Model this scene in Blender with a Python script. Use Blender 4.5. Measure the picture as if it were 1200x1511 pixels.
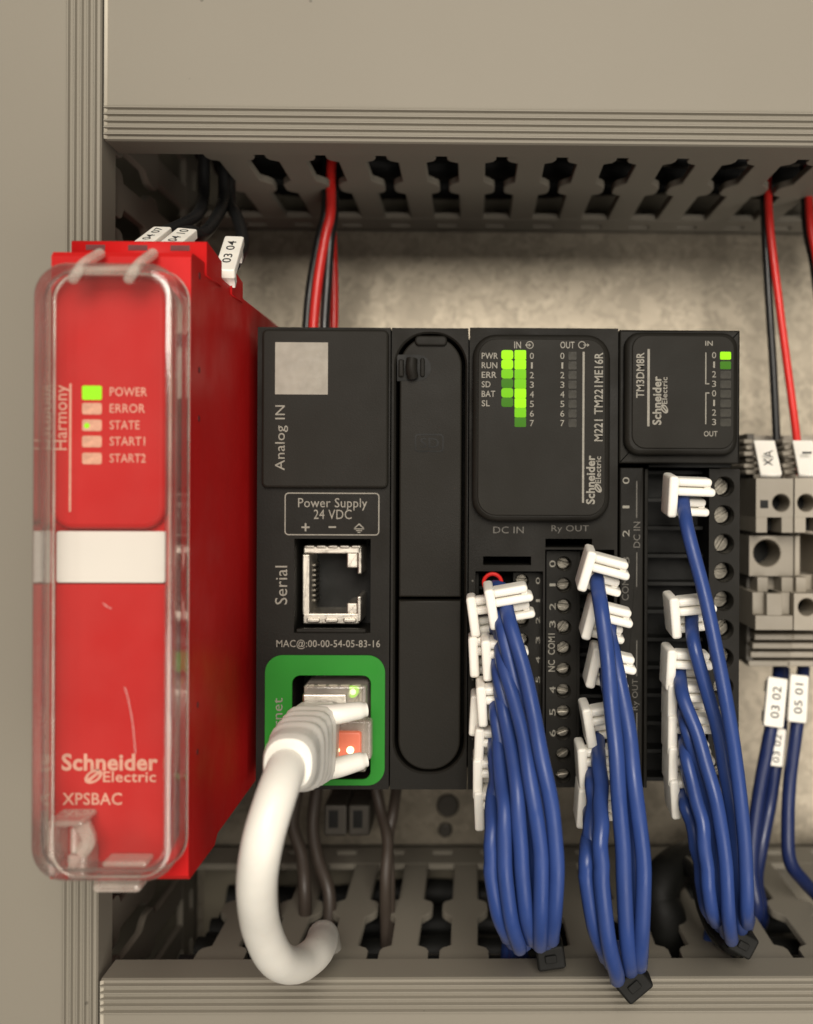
import bpy, bmesh, math, random
from mathutils import Vector, Matrix
random.seed(7)
R = math.radians
scn = bpy.context.scene
for o in list(bpy.data.objects): bpy.data.objects.remove(o)
col = scn.collection
# ------------------------------------------------------------------ panel frame
# Panel coordinates in millimetres: x right, y up, z out of the mounting plate.
# World: upright panel, world = (x, -z, y) in metres.
M3 = Matrix(((1, 0, 0), (0, 0, -1), (0, 1, 0)))
def W(p): return Vector((p[0], -p[2], p[1])) * 0.001
# ------------------------------------------------------------------ camera
FPX, PU, PV, DCAM = 1569.0, 725.0, 708.0, 285.0
CR = Matrix.Rotation(R(-0.9), 3, 'Y') @ Matrix.Rotation(R(0.25), 3, 'Z')
cam = bpy.data.cameras.new('camera'); camo = bpy.data.objects.new('camera', cam); col.objects.link(camo)
cam.sensor_fit = 'HORIZONTAL'; cam.sensor_width = 36; cam.lens = FPX / 1200 * 36
cam.shift_x = -(PU - 600) / 1200; cam.shift_y = -(755.5 - PV) / 1200
cam.clip_start = 0.01; cam.clip_end = 50
camo.matrix_world = Matrix.Translation(W((0, 0, DCAM))) @ (M3 @ CR).to_4x4()
cam.dof.use_dof = True; cam.dof.focus_distance = 0.197; cam.dof.aperture_fstop = 16.5
scn.camera = camo
def at(u, v, z):
    """point at height z (mm above the plate) seen at photo pixel u, v"""
    d = CR @ Vector(((u - PU) / FPX, (PV - v) / FPX, -1))
    t = (z - DCAM) / d.z
    return Vector((d.x * t, d.y * t, z))
def rect(u0, v0, u1, v1, z):
    um, vm = (u0 + u1) / 2, (v0 + v1) / 2
    return at(u0, vm, z).x, at(u1, vm, z).x, at(um, v1, z).y, at(um, v0, z).y
# ------------------------------------------------------------------ light
wd = bpy.data.worlds.new('World'); scn.world = wd; wd.use_nodes = True
wd.node_tree.nodes['Background'].inputs[0].default_value = (1.0, 0.93, 0.82, 1)
wd.node_tree.nodes['Background'].inputs[1].default_value = 0.10
def area(name, p, tgt, size, energy, colr):
    l = bpy.data.lights.new(name, 'AREA'); l.shape = 'RECTANGLE'; l.size = size[0]; l.size_y = size[1]
    l.energy = energy; l.color = colr
    o = bpy.data.objects.new(name, l); col.objects.link(o); o.location = W(p)
    o.rotation_euler = (W(tgt) - W(p)).to_track_quat('-Z', 'Y').to_euler(); return o
area('ceiling_lamp', (60, 640, 900), (0, 0, 40), (0.5, 0.3), 3.8, (1.0, 0.93, 0.83))
area('room_lamp', (40, 300, 950), (0, 0, 40), (0.45, 0.38), 10.0, (1.0, 0.93, 0.83))
area('room_bounce_lamp', (330, -420, 800), (0, 0, 40), (0.6, 0.6), 5.5, (1.0, 0.93, 0.84))
vs = scn.view_settings; vs.view_transform = 'Standard'; vs.look = 'None'; vs.exposure = -0.25; vs.gamma = 1
scn.render.engine = 'CYCLES'
scn.cycles.max_bounces = 10; scn.cycles.transparent_max_bounces = 24
scn.cycles.sample_clamp_indirect = 4; scn.cycles.caustics_reflective = False; scn.cycles.caustics_refractive = False
# ------------------------------------------------------------------ materials
def mat(name, c, rough=0.5, metal=0.0, grain=2500, bump=0.02, var=0.10, vscale=60, spec=0.5, emit=None, es=0, coat=0, rvar=0.12, sub=0):
    m = bpy.data.materials.new(name); m.use_nodes = True
    nt = m.node_tree; N = nt.nodes; L = nt.links; b = N['Principled BSDF']
    tc = N.new('ShaderNodeTexCoord')
    n1 = N.new('ShaderNodeTexNoise'); n1.inputs['Scale'].default_value = vscale; n1.inputs['Detail'].default_value = 5
    L.new(tc.outputs['Object'], n1.inputs['Vector'])
    mr = N.new('ShaderNodeMapRange'); mr.inputs[1].default_value = .3; mr.inputs[2].default_value = .7
    mr.inputs[3].default_value = 1 - var; mr.inputs[4].default_value = 1 + var
    L.new(n1.outputs[0], mr.inputs[0])
    mx = N.new('ShaderNodeMix'); mx.data_type = 'RGBA'; mx.blend_type = 'MULTIPLY'; mx.inputs[0].default_value = 1
    mx.inputs[6].default_value = (*c, 1); L.new(mr.outputs[0], mx.inputs[7]); L.new(mx.outputs[2], b.inputs['Base Color'])
    mr2 = N.new('ShaderNodeMapRange'); mr2.inputs[1].default_value = .3; mr2.inputs[2].default_value = .7
    mr2.inputs[3].default_value = max(.02, rough - rvar); mr2.inputs[4].default_value = min(1, rough + rvar)
    n2 = N.new('ShaderNodeTexNoise'); n2.inputs['Scale'].default_value = vscale * 2.7; n2.inputs['Detail'].default_value = 6
    L.new(tc.outputs['Object'], n2.inputs['Vector']); L.new(n2.outputs[0], mr2.inputs[0]); L.new(mr2.outputs[0], b.inputs['Roughness'])
    b.inputs['Metallic'].default_value = metal; b.inputs['Specular IOR Level'].default_value = spec
    b.inputs['Coat Weight'].default_value = coat
    if sub: b.inputs['Subsurface Weight'].default_value = sub; b.inputs['Subsurface Radius'].default_value = (.001, .0008, .0006)
    if bump:
        n3 = N.new('ShaderNodeTexNoise'); n3.inputs['Scale'].default_value = grain; n3.inputs['Detail'].default_value = 3
        L.new(tc.outputs['Object'], n3.inputs['Vector'])
        bp = N.new('ShaderNodeBump'); bp.inputs['Strength'].default_value = bump * 5; bp.inputs['Distance'].default_value = 0.0001
        L.new(n3.outputs[0], bp.inputs['Height']); L.new(bp.outputs[0], b.inputs['Normal'])
    if emit: b.inputs['Emission Color'].default_value = (*emit, 1); b.inputs['Emission Strength'].default_value = es
    return m
MT = dict(
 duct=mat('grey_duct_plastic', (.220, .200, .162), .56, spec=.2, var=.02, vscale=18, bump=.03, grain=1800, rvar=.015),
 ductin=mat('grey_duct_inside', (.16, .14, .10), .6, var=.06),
 black=mat('black_housing_plastic', (.0105, .0095, .0075), .56, var=.2, vscale=45, bump=.06, grain=2600, spec=.14),
 blackface=mat('black_panel_film', (.0125, .0112, .0086), .56, var=.12, vscale=30, bump=.05, grain=3200, spec=.14, rvar=.06),
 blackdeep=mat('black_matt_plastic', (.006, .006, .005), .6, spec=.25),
 red=mat('red_housing_plastic', (.49, .010, .010), .48, spec=.15, var=.06, vscale=40, bump=.03),
 redin=mat('dark_red_slot', (.10, .008, .008), .6),
 print=mat('grey_print', (.21, .195, .16), .6, bump=0, var=.15, vscale=900),
 printdim=mat('dim_print', (.085, .078, .064), .6, bump=0, var=.2, vscale=900),
 redprint=mat('pale_print_on_red', (.66, .34, .25), .6, bump=0, var=.12, vscale=700),
 label=mat('white_label_paper', (.74, .71, .65), .55, var=.03),
 sticker=mat('grey_sticker_paper', (.25, .23, .19), .6, var=.10, vscale=300),
 ink=mat('black_ink', (.03, .03, .03), .7, bump=0),
 white=mat('white_marker_nylon', (.80, .77, .70), .42, var=.04, vscale=200, bump=.02, sub=.15),
 cordw=mat('white_cable_jacket', (.74, .715, .65), .45, var=.06, vscale=90, bump=.03, grain=900, sub=.1),
 blue=mat('blue_wire_insulation', (.024, .052, .19), .40, spec=.35, var=.10, vscale=80, bump=.02, grain=1500),
 bluedk=mat('navy_wire_insulation', (.010, .020, .085), .40, var=.10, vscale=80, bump=.02),
 redw=mat('red_wire_insulation', (.62, .025, .02), .33, var=.06, bump=.01),
 blackw=mat('black_wire_insulation', (.012, .012, .012), .35, var=.1, bump=.01),
 green=mat('green_port_print', (.018, .19, .018), .5, spec=.2, var=.06, bump=.02),
 steel=mat('nickel_shield', (.60, .56, .49), .42, 1.0, var=.10, vscale=400, bump=.02, grain=3000),
 screw=mat('zinc_screw', (.20, .185, .155), .42, 1.0, var=.3, vscale=900, bump=.08, grain=4000),
 din=mat('rail_zinc', (.55, .53, .48), .35, 1.0, var=.1),
 tgrey=mat('grey_terminal_plastic', (.235, .208, .165), .5, var=.06, vscale=90),
 tgrey2=mat('pale_terminal_plastic', (.30, .265, .21), .5, var=.06, vscale=90),
 ledon=mat('led_bright', (.01, .035, .002), .5, bump=0, spec=.1, emit=(.41, .98, .006), es=1.25),
 ledmid=mat('led_medium', (.01, .035, .002), .5, bump=0, spec=.1, emit=(.25, .72, .008), es=1.0),
 leddim=mat('led_bleed', (.01, .035, .002), .5, bump=0, spec=.1, emit=(.09, .32, .015), es=.6),  # glow bleeding over from lit neighbours, set as faint emission
 ledoff=mat('led_off', (.032, .030, .024), .5, spec=.15, bump=0, var=.3, vscale=800),
 ledpink=mat('led_unlit_on_red', (.66, .34, .23), .4, bump=0, var=.25, vscale=900),
 ledwhite=mat('led_core', (.8, .9, .6), .4, bump=0, emit=(.85, 1.0, .55), es=1.6),
 amber=mat('amber_lens', (.50, .13, .08), .4, bump=0, emit=(1.0, .22, .10), es=.35),
)
def specks(m, scale, rad):
    nt = m.node_tree; b = nt.nodes['Principled BSDF']; tc = nt.nodes['Texture Coordinate']; src = b.inputs['Base Color'].links[0].from_socket
    vo = nt.nodes.new('ShaderNodeTexVoronoi'); vo.inputs['Scale'].default_value = scale; nt.links.new(tc.outputs['Object'], vo.inputs['Vector'])
    mr = nt.nodes.new('ShaderNodeMapRange'); mr.inputs[1].default_value = rad * .6; mr.inputs[2].default_value = rad; mr.inputs[3].default_value = .62; mr.inputs[4].default_value = 1
    nt.links.new(vo.outputs['Distance'], mr.inputs[0])
    mx = nt.nodes.new('ShaderNodeMix'); mx.data_type = 'RGBA'; mx.blend_type = 'MULTIPLY'; mx.inputs[0].default_value = 1
    nt.links.new(src, mx.inputs[6]); nt.links.new(mr.outputs[0], mx.inputs[7]); nt.links.new(mx.outputs[2], b.inputs['Base Color'])
specks(MT['duct'], 75, .035); specks(MT['cordw'], 160, .04)
MT['ductpale'] = mat('lit_sawn_edge', (.46, .42, .34), .6)  # pale for sawn plastic and for the light caught on it
def galv():
    m = mat('galvanised_plate', (.31, .272, .212), .44, .8, var=.03, vscale=30, bump=.02, rvar=.015)
    nt = m.node_tree; b = nt.nodes['Principled BSDF']; tc = nt.nodes['Texture Coordinate']
    vo = nt.nodes.new('ShaderNodeTexVoronoi'); vo.inputs['Scale'].default_value = 420; vo.inputs['Randomness'].default_value = 1
    nz = nt.nodes.new('ShaderNodeTexNoise'); nz.inputs['Scale'].default_value = 160; nz.inputs['Detail'].default_value = 4
    nt.links.new(tc.outputs['Object'], nz.inputs['Vector'])
    ad = nt.nodes.new('ShaderNodeMix'); ad.data_type = 'RGBA'; ad.inputs[0].default_value = .02
    nt.links.new(tc.outputs['Object'], ad.inputs[6]); nt.links.new(nz.outputs[1], ad.inputs[7]); nt.links.new(ad.outputs[2], vo.inputs['Vector'])
    mr = nt.nodes.new('ShaderNodeMapRange'); mr.inputs[3].default_value = .72; mr.inputs[4].default_value = 1.16
    sp = nt.nodes.new('ShaderNodeSeparateColor'); nt.links.new(vo.outputs['Color'], sp.inputs[0]); nt.links.new(sp.outputs[0], mr.inputs[0])
    mx = [n for n in nt.nodes if n.type == 'MIX' and n.blend_type == 'MULTIPLY'][0]
    m2 = nt.nodes.new('ShaderNodeMix'); m2.data_type = 'RGBA'; m2.blend_type = 'MULTIPLY'; m2.inputs[0].default_value = .8
    nt.links.new(mx.outputs[2], m2.inputs[6]); nt.links.new(mr.outputs[0], m2.inputs[7]); nt.links.new(m2.outputs[2], b.inputs['Base Color'])
    return m
MT['galv'] = galv()
def clear_plastic(name, tint, gl, milk, top=.30, graz=.15):
    m = bpy.data.materials.new(name); m.use_nodes = True; nt = m.node_tree; N = nt.nodes; L = nt.links
    for n in list(N): N.remove(n)
    out = N.new('ShaderNodeOutputMaterial'); tr = N.new('ShaderNodeBsdfTransparent'); tr.inputs[0].default_value = (*tint, 1)
    g = N.new('ShaderNodeBsdfGlossy'); g.inputs['Roughness'].default_value = .10
    df = N.new('ShaderNodeBsdfDiffuse'); df.inputs[0].default_value = (.85, .76, .66, 1)
    fr = N.new('ShaderNodeFresnel'); fr.inputs[0].default_value = 1.5
    tc = N.new('ShaderNodeTexCoord'); nz = N.new('ShaderNodeTexNoise'); nz.inputs['Scale'].default_value = 120; nz.inputs['Detail'].default_value = 6
    L.new(tc.outputs['Object'], nz.inputs['Vector'])
    mr = N.new('ShaderNodeMapRange'); mr.inputs[1].default_value = .35; mr.inputs[2].default_value = .75; mr.inputs[3].default_value = milk * .5; mr.inputs[4].default_value = milk * 1.6
    L.new(nz.outputs[0], mr.inputs[0])
    m1 = N.new('ShaderNodeMixShader'); L.new(mr.outputs[0], m1.inputs[0]); L.new(tr.outputs[0], m1.inputs[1]); L.new(df.outputs[0], m1.inputs[2])
    sc = N.new('ShaderNodeMath'); sc.operation = 'MULTIPLY'; sc.inputs[1].default_value = gl; sc.use_clamp = True; L.new(fr.outputs[0], sc.inputs[0])
    cl = N.new('ShaderNodeMath'); cl.operation = 'MINIMUM'; cl.inputs[1].default_value = top; L.new(sc.outputs[0], cl.inputs[0])
    lw = N.new('ShaderNodeLayerWeight'); lw.inputs[0].default_value = .25
    ml = N.new('ShaderNodeMath'); ml.operation = 'MULTIPLY_ADD'; ml.inputs[1].default_value = graz; ml.use_clamp = True
    L.new(lw.outputs[1], ml.inputs[0]); L.new(mr.outputs[0], ml.inputs[2]); L.new(ml.outputs[0], m1.inputs[0])
    m2 = N.new('ShaderNodeMixShader'); L.new(cl.outputs[0], m2.inputs[0]); L.new(m1.outputs[0], m2.inputs[1]); L.new(g.outputs[0], m2.inputs[2])
    L.new(m2.outputs[0], out.inputs[0]); return m
MT['clear'] = clear_plastic('clear_cover_plastic', (.995, .99, .985), .9, .006)
MT['platescrew'] = mat('dull_steel_screw', (.06, .053, .043), .5, .4)
MT['wirebrown'] = mat('grey_brown_wire', (.055, .042, .033), .5)
MT['clearedge'] = clear_plastic('clear_moulded_edge', (.99, .975, .965), 1.5, .035, .75, .06)
MT['clearline'] = clear_plastic('clear_edge_line', (.99, .97, .95), 2.0, .28)  # milky tint puts bright edge highlights into the colour
MT['plugclear'] = clear_plastic('clear_plug_plastic', (.85, .83, .80), 1.2, .25)
# ------------------------------------------------------------------ mesh helpers
ORG = {}
def arc_rect(x0, x1, y0, y1, r, n=6):
    r = min(r, (x1 - x0) / 2 - 1e-4, (y1 - y0) / 2 - 1e-4)
    if r <= 1e-3: return [(x0, y0), (x1, y0), (x1, y1), (x0, y1)]
    P = []
    for cx, cy, a in ((x1 - r, y0 + r, -90), (x1 - r, y1 - r, 0), (x0 + r, y1 - r, 90), (x0 + r, y0 + r, 180)):
        for i in range(n + 1):
            t = R(a + 90 * i / n); P.append((cx + r * math.cos(t), cy + r * math.sin(t)))
    return P
def circ(cx, cy, r, n=24, a0=0): return [(cx + r * math.cos(a0 + 2 * math.pi * i / n), cy + r * math.sin(a0 + 2 * math.pi * i / n)) for i in range(n)]
def inset(P, d):
    n = len(P); Q = []
    for i in range(n):
        a, b, c = Vector(P[i - 1]), Vector(P[i]), Vector(P[(i + 1) % n])
        e1 = (b - a); e2 = (c - b)
        e1 = e1.normalized() if e1.length > 1e-9 else Vector((0, 0)); e2 = e2.normalized() if e2.length > 1e-9 else e1
        n1 = Vector((-e1.y, e1.x)); n2 = Vector((-e2.y, e2.x)); m = n1 + n2
        if m.length < 1e-6: m = n1
        m.normalize(); k = max(.4, m.dot(n1)); Q.append(tuple(b + m * (d / k)))
    return Q
class MB:
    def __init__(s): s.v = []; s.f = []; s.T = None; s.flat = set()
    def add(s, pts):
        i0 = len(s.v)
        for p in pts: s.v.append(s.T(p) if s.T else tuple(p))
        return i0
    def loft(s, rings, cap=(True, True), closed=True):
        n = len(rings[0]); ids = [s.add(r) for r in rings]
        for a, b in zip(ids, ids[1:]):
            for i in range(n if closed else n - 1):
                j = (i + 1) % n; s.f.append((a + i, a + j, b + j, b + i))
        if cap[0]: s.flat.add(len(s.f)); s.f.append(tuple(ids[0] + i for i in range(n))[::-1])
        if cap[1]: s.flat.add(len(s.f)); s.f.append(tuple(ids[-1] + i for i in range(n)))
        return s
    def prism(s, P, z0, z1, bev=0, seg=3):
        rings = [[(x, y, z0) for x, y in P]]
        if bev > 0:
            for k in range(seg + 1):
                t = math.pi / 2 * k / seg; Q = inset(P, bev * (1 - math.cos(t)))
                rings.append([(x, y, z1 - bev + bev * math.sin(t)) for x, y in Q])
        else: rings.append([(x, y, z1) for x, y in P])
        return s.loft(rings)
    def box(s, x0, x1, y0, y1, z0, z1, bev=0.15, r=0.0): return s.prism(arc_rect(x0, x1, y0, y1, r), z0, z1, min(bev, (x1 - x0) / 2.2, (y1 - y0) / 2.2))
    def pbox(s, u0, v0, u1, v1, z0, z1, bev=.15, r=0.0): return s.box(*rect(u0, v0, u1, v1, z1), z0, z1, bev, r)
    def star(s, outer, inner, c, z0, z1, bev=.2, walls=True):
        """plate with a hole: outer and inner are star-shaped outlines about c"""
        def hit(P, a):
            d = Vector((math.cos(a), math.sin(a))); best = 0
            for i in range(len(P)):
                p = Vector(P[i]) - Vector(c); q = Vector(P[(i + 1) % len(P)]) - Vector(c); e = q - p
                den = d.x * e.y - d.y * e.x
                if abs(den) < 1e-12: continue
                t = (p.x * e.y - p.y * e.x) / den; w = (p.x * d.y - p.y * d.x) / den
                if t > 0 and -1e-6 <= w <= 1 + 1e-6: best = max(best, t)
            return (c[0] + d.x * best, c[1] + d.y * best)
        A = sorted(set(round(math.atan2(p[1] - c[1], p[0] - c[0]), 5) for p in list(outer) + list(inner)))
        O = [hit(outer, a) for a in A]; I = [hit(inner, a) for a in A]
        Ib = inset(I, -bev); Ob = O
        rings = [[(x, y, z0) for x, y in Ob], [(x, y, z1) for x, y in Ob], [(x, y, z1) for x, y in Ib], [(x, y, z1 - bev) for x, y in I], [(x, y, z0) for x, y in I]]
        if not walls: rings = rings[1:]
        return s.loft(rings, (False, False))
    def plate(s, x0, x1, y0, y1, z0, z1, holes):
        xs = sorted({x0, x1, *[h[0] for h in holes], *[h[1] for h in holes]}); ys = sorted({y0, y1, *[h[2] for h in holes], *[h[3] for h in holes]})
        xs = [x for x in xs if x0 <= x <= x1]; ys = [y for y in ys if y0 <= y <= y1]
        def solid(i, j):
            if i < 0 or j < 0 or i >= len(xs) - 1 or j >= len(ys) - 1: return False
            cx, cy = (xs[i] + xs[i + 1]) / 2, (ys[j] + ys[j + 1]) / 2
            return not any(h[0] < cx < h[1] and h[2] < cy < h[3] for h in holes)
        for i in range(len(xs) - 1):
            for j in range(len(ys) - 1):
                if not solid(i, j): continue
                a, b, c, d = xs[i], xs[i + 1], ys[j], ys[j + 1]
                k = s.add([(a, c, z1), (b, c, z1), (b, d, z1), (a, d, z1)]); s.f.append((k, k + 1, k + 2, k + 3))
                k = s.add([(a, c, z0), (b, c, z0), (b, d, z0), (a, d, z0)]); s.f.append((k + 3, k + 2, k + 1, k))
                for di, dj, p, q in ((-1, 0, (a, d), (a, c)), (1, 0, (b, c), (b, d)), (0, -1, (a, c), (b, c)), (0, 1, (b, d), (a, d))):
                    if not solid(i + di, j + dj):
                        k = s.add([(*p, z0), (*q, z0), (*q, z1), (*p, z1)]); s.f.append((k, k + 1, k + 2, k + 3))
        return s
    def tube(s, pts, r, n=14, step=1.2, rf=None, cap=(True, True)):
        C = spline(pts, step); rings = []; up = Vector((0.3, 0.2, 1)).normalized(); m = len(C)
        t = (C[1] - C[0]).normalized(); u = t.cross(up)
        if u.length < .1: u = t.cross(Vector((1, 0, 0)))
        u.normalize()
        for i, p in enumerate(C):
            t = (C[min(i + 1, m - 1)] - C[max(i - 1, 0)]).normalized()
            u = (u - t * u.dot(t)).normalized(); w = t.cross(u); rr = r * (rf(i / (m - 1)) if rf else 1)
            rings.append([tuple(p + (u * math.cos(a) + w * math.sin(a)) * rr) for a in [2 * math.pi * k / n for k in range(n)]])
        return s.loft(rings, cap)
    def build(s, name, m, parent=None, sharp=35, origin=None):
        ws = [W(p) for p in s.v]
        if origin is None:
            lo = Vector([min(p[i] for p in ws) for i in range(3)]); hi = Vector([max(p[i] for p in ws) for i in range(3)]); o = (lo + hi) / 2
        else: o = origin
        me = bpy.data.meshes.new(name)
        bm = bmesh.new(); vv = [bm.verts.new(p - o) for p in ws]
        for fi, f in enumerate(s.f):
            try: nf = bm.faces.new([vv[i] for i in f]); nf.smooth = fi not in s.flat
            except ValueError: pass
        bmesh.ops.remove_doubles(bm, verts=bm.verts, dist=2e-7)
        bmesh.ops.recalc_face_normals(bm, faces=bm.faces)
        bm.to_mesh(me); bm.free()
        flags = [p.use_smooth for p in me.polygons]
        me.set_sharp_from_angle(angle=R(sharp))
        for p, fl in zip(me.polygons, flags): p.use_smooth = fl
        for ei in {k for p in me.polygons if not p.use_smooth and len(p.vertices) > 2 for k in [me.loops[li].edge_index for li in p.loop_indices]}: me.edges[ei].use_edge_sharp = True
        me.materials.append(MT[m] if isinstance(m, str) else m)
        ob = bpy.data.objects.new(name, me); col.objects.link(ob)
        ORG[ob] = o.copy()
        if parent: ob.parent = parent; ob.location = o - ORG[parent]
        else: ob.location = o
        return ob
def spline(pts, step=1.2):
    P = [Vector(p) for p in pts]; P = [P[0] * 2 - P[1]] + P + [P[-1] * 2 - P[-2]]; out = []
    for i in range(1, len(P) - 2):
        p0, p1, p2, p3 = P[i - 1:i + 3]; n = max(2, int((p2 - p1).length / step))
        for k in range(n):
            t = k / n
            out.append(.5 * ((2 * p1) + (p2 - p0) * t + (2 * p0 - 5 * p1 + 4 * p2 - p3) * t * t + (3 * p1 - p0 - 3 * p2 + p3) * t ** 3))
    out.append(P[-2]); return out
def tag(o, label, cat, group=None):
    o['label'] = label; o['category'] = cat
    if group: o['group'] = group
    return o
def thing(name, p, label, cat, group=None):
    o = bpy.data.objects.new(name, None); col.objects.link(o); o.empty_display_size = .005
    o.location = W(p); ORG[o] = W(p); return tag(o, label, cat, group)
TC = {}
def text(s, u0, v0, u1, v1, z, m, parent, rot=0, bold=0.0, name='lettering'):
    key = (s, bold)
    if key not in TC:
        c = bpy.data.curves.new('t', 'FONT'); c.body = s; c.size = 1; c.resolution_u = 3; c.offset = bold; c.space_character = 1.04
        o = bpy.data.objects.new('t', c); col.objects.link(o)
        dg = bpy.context.evaluated_depsgraph_get(); me = bpy.data.meshes.new_from_object(o.evaluated_get(dg))
        V = [(v.co.x, v.co.y) for v in me.vertices]; F = [tuple(p.vertices) for p in me.polygons]
        bpy.data.objects.remove(o); bpy.data.curves.remove(c); bpy.data.meshes.remove(me)
        xa, xb = min(p[0] for p in V), max(p[0] for p in V); ya, yb = min(p[1] for p in V), max(p[1] for p in V)
        TC[key] = ([((x - xa) / max(1e-6, xb - xa), (y - ya) / max(1e-6, yb - ya)) for x, y in V], F)
    V, F = TC[key]
    if s == '1':
        if rot: vm = (v0 + v1) / 2; v0, v1 = vm - (v1 - v0) * .2, vm + (v1 - v0) * .2
        else: um = (u0 + u1) / 2; u0, u1 = um - (u1 - u0) * .22, um + (u1 - u0) * .22
    x0, x1, y0, y1 = rect(u0, v0, u1, v1, z); mb = MB()
    for a, b in V:
        if rot == 90: mb.v.append((x1 - b * (x1 - x0), y0 + a * (y1 - y0), z))
        elif rot == -90: mb.v.append((x0 + b * (x1 - x0), y1 - a * (y1 - y0), z))
        else: mb.v.append((x0 + a * (x1 - x0), y0 + b * (y1 - y0), z))
    mb.f = list(F); return mb.build(name, m, parent)
def copy_tree(o, parent=None):
    c = o.copy(); col.objects.link(c); c.parent = parent; ORG[c] = ORG[o].copy()
    for ch in list(o.children): copy_tree(ch, c)
    return c
def logo(u0, v0, u1, v1, z, m, parent, rot):
    """two-line maker's wordmark with its looped emblem"""
    if rot == 0:
        w, h = u1 - u0, v1 - v0
        text('Schneider', u0, v0, u1, v0 + h * .58, z, m, parent, 0, .028)
        text('Electric', u0 + w * .43, v0 + h * .60, u1 - w * .02, v0 + h * .96, z, m, parent, 0, .012)
        cu, cv, eh, ew = u0 + w * .33, v0 + h * .77, h * .24, w * .085
        f = lambda a, b: at(cu + a * ew, cv - b * eh, z)
    else:
        w, h = v1 - v0, u1 - u0
        text('Schneider', u0, v0, u0 + h * .58, v1, z, m, parent, 90, .028)
        text('Electric', u0 + h * .60, v0 + w * .02, u0 + h * .96, v1 - w * .43, z, m, parent, 90, .012)
        cu, cv, eh, ew = u0 + h * .77, v1 - w * .33, h * .24, w * .085
        f = lambda a, b: at(cu - b * eh, cv - a * ew, z)
    mb = MB(); n = 28; k0 = None
    O = []; I = []
    for i in range(n):
        a = 2 * math.pi * i / n; x, y = math.cos(a), math.sin(a)
        O.append(f(x + .45 * y, y * 1.0)); I.append(f(.62 * (x + .45 * y), .62 * y))
    mb.loft([O, I], (False, False))
    a = mb.add([f(-.9, -.55), f(-.55, -.75), f(.9, .55), f(.55, .75)]); mb.f.append((a, a + 1, a + 2, a + 3))
    for i in range(len(mb.v)): p = mb.v[i]; mb.v[i] = (p[0], p[1], z + (.004 if i >= 2 * n else 0))
    mb.build('emblem', m, parent)
# ------------------------------------------------------------------ mounting plate
mb = MB(); mb.box(-150, 110, -170, 150, -2, 0, .2); o = mb.build('mounting_plate', 'galv'); o['kind'] = 'structure'
# ------------------------------------------------------------------ slotted cable ducts
YT, YB, XL = at(640, 211, 80).y, at(640, 1444, 80).y, at(146.5, 755, 80).x
PITCH = 12.5
FING = [(73, 5.15), (64, 5.15), (62.6, 4.6), (61.5, 2.9), (47.5, 2.9), (45.6, 4.2), (44.3, 4.95), (43.2, 5.2), (39.6, 5.2), (38.3, 4.7), (37, 3.0), (14.2, 3.0)]
def duct(axis, wall, sgn, c0, c1, label, first, skip=()):
    """axis 'x' or 'y': run; wall: coordinate of the slotted wall that is seen, sgn: side the duct body lies on"""
    mid = (c0 + c1) / 2
    if axis == 'x': root = thing('cable_duct', (mid, wall + sgn * 30, 0), label, 'cable duct', 'slotted cable ducts on the plate')
    else: root = thing('cable_duct', (wall + sgn * 30, mid, 0), label, 'cable duct', 'slotted cable ducts on the plate')
    def T(p):      # local (run, depth into the duct, height) -> panel
        run, dep, h = p
        return (run, wall + sgn * dep, h) if axis == 'x' else (wall + sgn * dep, run, h)
    WID = 62.0
    # base tray: floor, far wall, near strip with the row of small holes
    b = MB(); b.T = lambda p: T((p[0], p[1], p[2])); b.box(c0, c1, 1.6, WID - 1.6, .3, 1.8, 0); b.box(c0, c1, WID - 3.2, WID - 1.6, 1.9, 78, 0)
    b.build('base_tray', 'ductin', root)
    n = int((c1 - c0) / PITCH) + 2; cs = [first + PITCH * i for i in range(-n, n) if c0 + 4 < first + PITCH * i < c1 - 4]   # slot centres
    b = MB(); b.T = lambda p: T((p[0], 1.6 + (1.5 - p[2]), p[1]))
    b.plate(c0, c1, .3, 14.1, 0, 1.5, [(c - 2.6, c + 2.6, 5, 8.2) for c in cs]); b.build('slotted_strip', 'duct', root)
    proto = None
    for c in cs:
        m = c + PITCH / 2
        if any(a < m < bq for a, bq in skip) or m > c1 - 3: continue
        if proto is None:
            b = MB(); b.T = lambda p: T((p[0], 1.6 + (1.5 - p[2]), p[1]))
            P = [(m + h, z) for z, h in FING[::-1]] + [(m - h, z) for z, h in FING]
            b.prism(P, 0, 1.5, .3, 2); proto = b.build('finger', 'duct', root); pm = m
        else:
            k = proto.copy(); col.objects.link(k); k.parent = root; d = m - pm
            k.location = proto.location + W((d, 0, 0) if axis == 'x' else (0, d, 0)); ORG[k] = ORG[proto] + (W((d, 0, 0)) if axis == 'x' else W((0, d, 0)))
    # cover: profile (depth, height) swept along the run, with five moulded ribs at the edge
    pr = [(0, 71.6), (0, 79.4), (.25, 79.9), (.6, 80)]
    for i in range(5):
        x = .75 + i * 1.28; pr += [(x, 80), (x + .22, 80.7), (x + .44, 80.7), (x + .74, 80)]
    pr += [(WID, 80), (WID, 71.6), (WID - 1.3, 71.6), (WID - 1.3, 78.6), (1.3, 78.6), (1.3, 71.6)]
    b = MB(); b.T = T; b.loft([[(c0, d, h) for d, h in pr], [(c1, d, h) for d, h in pr]]); b.build('cover', 'duct', root, 25)
    if axis == 'x':      # pale sawn burr, its tone also standing in for light on the cut end
        b = MB(); b.T = T; b.loft([[(c0 - .02, d, h) for d, h in ((.2, 79.6), (WID - .2, 79.6), (WID - .2, 80.45), (.2, 80.45))], [(c0 + .62, d, h) for d, h in ((.2, 79.6), (WID - .2, 79.6), (WID - .2, 80.12), (.2, 80.12))]]); b.build('lit_cut_edge', 'ductpale', root)
    return root
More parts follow.
